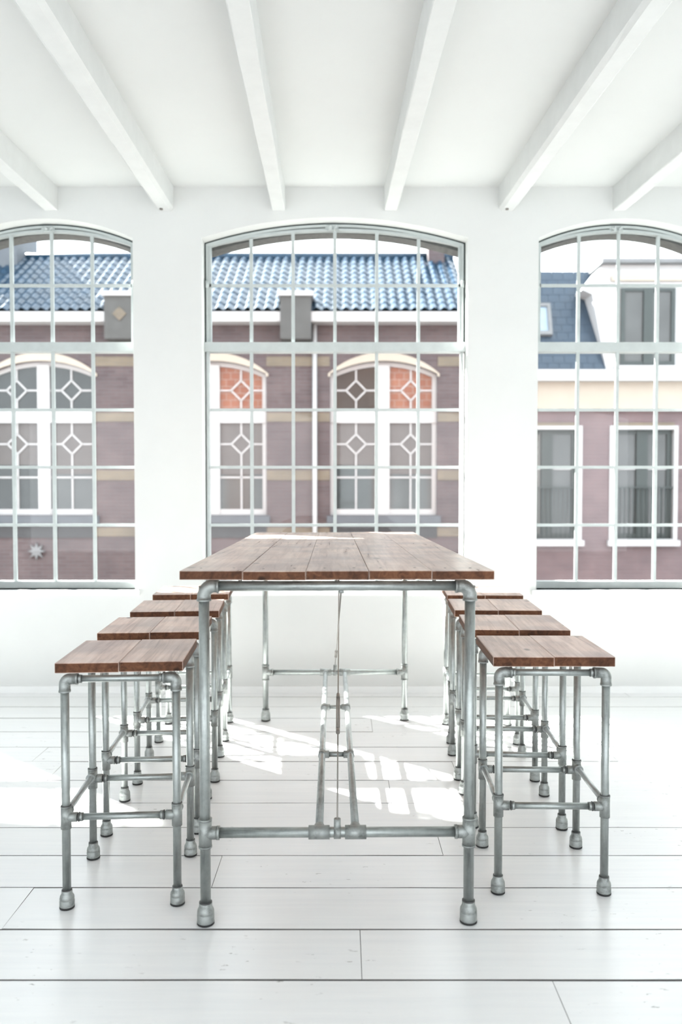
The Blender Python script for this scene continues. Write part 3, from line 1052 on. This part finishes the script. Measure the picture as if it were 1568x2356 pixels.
tm = MB()
tile_shape(tm, 0, 0)
tile_me = tm.mesh('roof_tile', M['tile'])
rest = MB()
tiles_on = 0
ncol = int((2.16 + 9.4) / TW)
for ci in range(ncol):
    x = 2.16 - (ci + 1) * TW
    for row in range(ROWN):
        if -2.55 < x < 2.1 and tiles_on < 300 and not (-1.13 < x < -0.56 and row < 1):
            o = link('roof_tile', tile_me, roof, None)
            o.matrix_local = Matrix.Translation((x, EY, EZ)) @ Matrix.Rotation(ang, 4, 'X') @ Matrix.Translation((0, row * TL, RND.uniform(0, 0.004)))
            tiles_on += 1
        else:
            tile_shape(rest, x, row)
o = rest.build('further_roof_tiles', M['tile'], roof)
o['kind'] = 'stuff'
o.matrix_local = Matrix.Translation((0, EY, EZ)) @ Matrix.Rotation(ang, 4, 'X')
MB().tube((-9.4, RY, RZ_ + 0.02), (2.18, RY, RZ_ + 0.02), 0.085, 12).build('ridge_cap', M['tile'], roof)
ch = MB().box(1.66, 1.97, 1.75, 2.15, 5.6, 6.30).build('chimney', M['brick_a'], house)
MB().box(1.62, 2.01, 1.71, 2.19, 6.30, 6.36).build('cap_stone', M['stone_blue'], ch)
gd = MB().box(-7.6, -6.28, 1.55, 2.6, 5.2, 6.75).build('roof_turret', M['stone_blue'], house)
MB().prism([(-7.7, 6.75), (-6.18, 6.75), (-6.94, 7.35)], 1.45, 2.7).build('turret_roof', M['slate'], gd)

# second house: pink brick, cream cornice, slate mansard with a white dormer
hb = tag(link('dormer_house', None, None, (0, FAC, 0)),
         'pink brick house with white dormer and slate mansard seen through the right window', 'house', 'houses across the street')
WB = [(3.575, 0.545, 0.56, 2.49, 2.49), (5.245, 0.545, 0.56, 2.49, 2.49), (6.93, 0.545, 0.56, 2.49, 2.49)]
b = pierced_wall(WB, 2.5, 9.4, -3.2, 2.80, [(0.0, 0), (0.3, 0)])
b.build('wall', [M['brick_b']], hb)
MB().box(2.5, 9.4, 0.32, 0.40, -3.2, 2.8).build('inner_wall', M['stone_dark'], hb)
MB().box(2.5, 9.4, -0.10, 0.30, 2.80, 3.29).build('cornice', M['cream'], hb)
MB().box(2.5, 9.4, -0.26, 0.30, 3.29, 3.478).build('cornice_ledge', M['white_out'], hb)
for cx, h, zb, zs, za in WB:
    m = MB()
    m.strip([(cx - h, zb), (cx - h, zs), (cx + h, zs), (cx + h, zb)], [(cx - h + 0.11, zb + 0.09), (cx - h + 0.11, zs - 0.09), (cx + h - 0.11, zs - 0.09), (cx + h - 0.11, zb + 0.09)], 0.08, 0.15, True)
    m.box(cx - 0.10, cx + 0.10, 0.07, 0.15, zb, zs)
    win = m.build('window', M['green'], hb)
    MB().strip([(cx - h - 0.05, zb - 0.02), (cx - h - 0.05, zs + 0.05), (cx + h + 0.05, zs + 0.05), (cx + h + 0.05, zb - 0.02)],
               [(cx - h + 0.015, zb), (cx - h + 0.015, zs - 0.015), (cx + h - 0.015, zs - 0.015), (cx + h - 0.015, zb)], -0.02, 0.09, True).build('window_trim', M['white_out'], win)
    MB().box(cx - h - 0.08, cx + h + 0.08, -0.09, 0.1, zb - 0.12, zb - 0.02).build('sill', M['white_out'], win)
    MB().box(cx - h + 0.02, cx + h - 0.02, -0.03, -0.0, zs + 0.05, zs + 0.10).build('lintel', M['yellow'], win)
    for s in (-1, 1):
        x0, x1 = sorted((cx + s * 0.10, cx + s * (h - 0.11)))
        MB().box(x0, x1, 0.11, 0.12, zb + 0.09, zs - 0.09).build('pane', M['pane_pale'], win)
        MB().box(x0, x1, 0.09, 0.115, 1.78, 1.82).build('glazing_bar', M['white_out'], win)
    k = MB()
    for i in range(13):
        x = cx - h + 0.06 + (2 * h - 0.12) * i / 12
        k.tube((x, 0.03, zb + 0.02), (x, 0.03, 1.45), 0.008, 6)
    k.box(cx - h, cx + h, 0.015, 0.045, 1.45, 1.475)
    k.build('railing', M['green'], win)
# mansard
MY0, MZ0, MY1, MZ1 = -0.05, 3.478, 0.55, 5.33
MB().add([(2.5, MY0, MZ0), (4.9, MY0, MZ0), (4.9, MY1, MZ1), (2.5, MY1, MZ1), (2.5, 5, MZ0), (4.9, 5, MZ0), (4.9, 5, MZ1), (2.5, 5, MZ1)],
         [(0, 1, 2, 3), (3, 2, 6, 7), (0, 3, 7, 4), (1, 5, 6, 2)]).build('mansard', M['slate'], hb)
mans = hb.children[-1]
mang = math.atan2(MZ1 - MZ0, MY1 - MY0)
ml = math.hypot(MZ1 - MZ0, MY1 - MY0)
NR, SW = 13, 0.2
SH = ml / NR
slate_me = MB().box(0.003, SW - 0.003, -0.004, SH * 1.15, 0.004, 0.014).mesh('slate', M['slate'])
for row in range(NR):
    off = (row % 2) * SW / 2
    for k in range(9):
        x = 2.95 + k * SW - off
        o = link('slate', slate_me, mans)
        o.matrix_local = Matrix.Translation((x, MY0, MZ0)) @ Matrix.Rotation(mang, 4, 'X') @ Matrix.Translation((0, row * SH, 0)) @ Matrix.Rotation(-0.03, 4, 'X')
T = Matrix.Translation((3.35, MY0, MZ0)) @ Matrix.Rotation(mang, 4, 'X')
sk = MB().strip([(-0.31, 0.0), (-0.31, 0.62), (0.31, 0.62), (0.31, 0.0)], [(-0.25, 0.07), (-0.25, 0.56), (0.25, 0.56), (0.25, 0.07)], -0.08, 0.0, True)
sko = sk.build('skylight', M['zinc'], hb)
gl = MB().box(-0.25, 0.25, -0.05, -0.04, 0.07, 0.56).build('pane', M['pane_sky_reflection'], sko)
sko.matrix_local = T @ Matrix.Translation((0, 0.66, 0.02)) @ Matrix.Rotation(math.radians(-90), 4, 'X')
# dormer
dm = MB().prism([(4.56, 3.478), (8.6, 3.478), (8.6, 5.30), (4.48, 5.30), (4.13, 4.88), (4.30, 4.80)], -0.06, 2.4)
dorm = dm.build('dormer', M['white_out'], hb)
MB().box(4.42, 8.7, -0.22, 2.4, 5.30, 5.37).build('dormer_roof', M['zinc'], dorm)
MB().box(4.62, 8.6, -0.12, -0.06, 5.02, 5.10).build('fascia', M['cream'], dorm)
for cx in (5.255, 6.95):
    m = MB().strip([(cx - 0.47, 3.56), (cx - 0.47, 4.90), (cx + 0.47, 4.90), (cx + 0.47, 3.56)], [(cx - 0.40, 3.64), (cx - 0.40, 4.84), (cx + 0.40, 4.84), (cx + 0.40, 3.64)], -0.11, -0.06, True)
    m.box(cx - 0.08, cx + 0.08, -0.12, -0.06, 3.58, 4.88)
    m.build('dormer_window', M['green'], dorm)
    MB().box(cx - 0.40, cx + 0.40, -0.08, -0.07, 3.64, 4.84).build('pane', M['pane_pale'], dorm)
    MB().box(cx - 0.55, cx + 0.55, -0.18, -0.06, 3.50, 3.56).build('sill', M['white_out'], dorm)
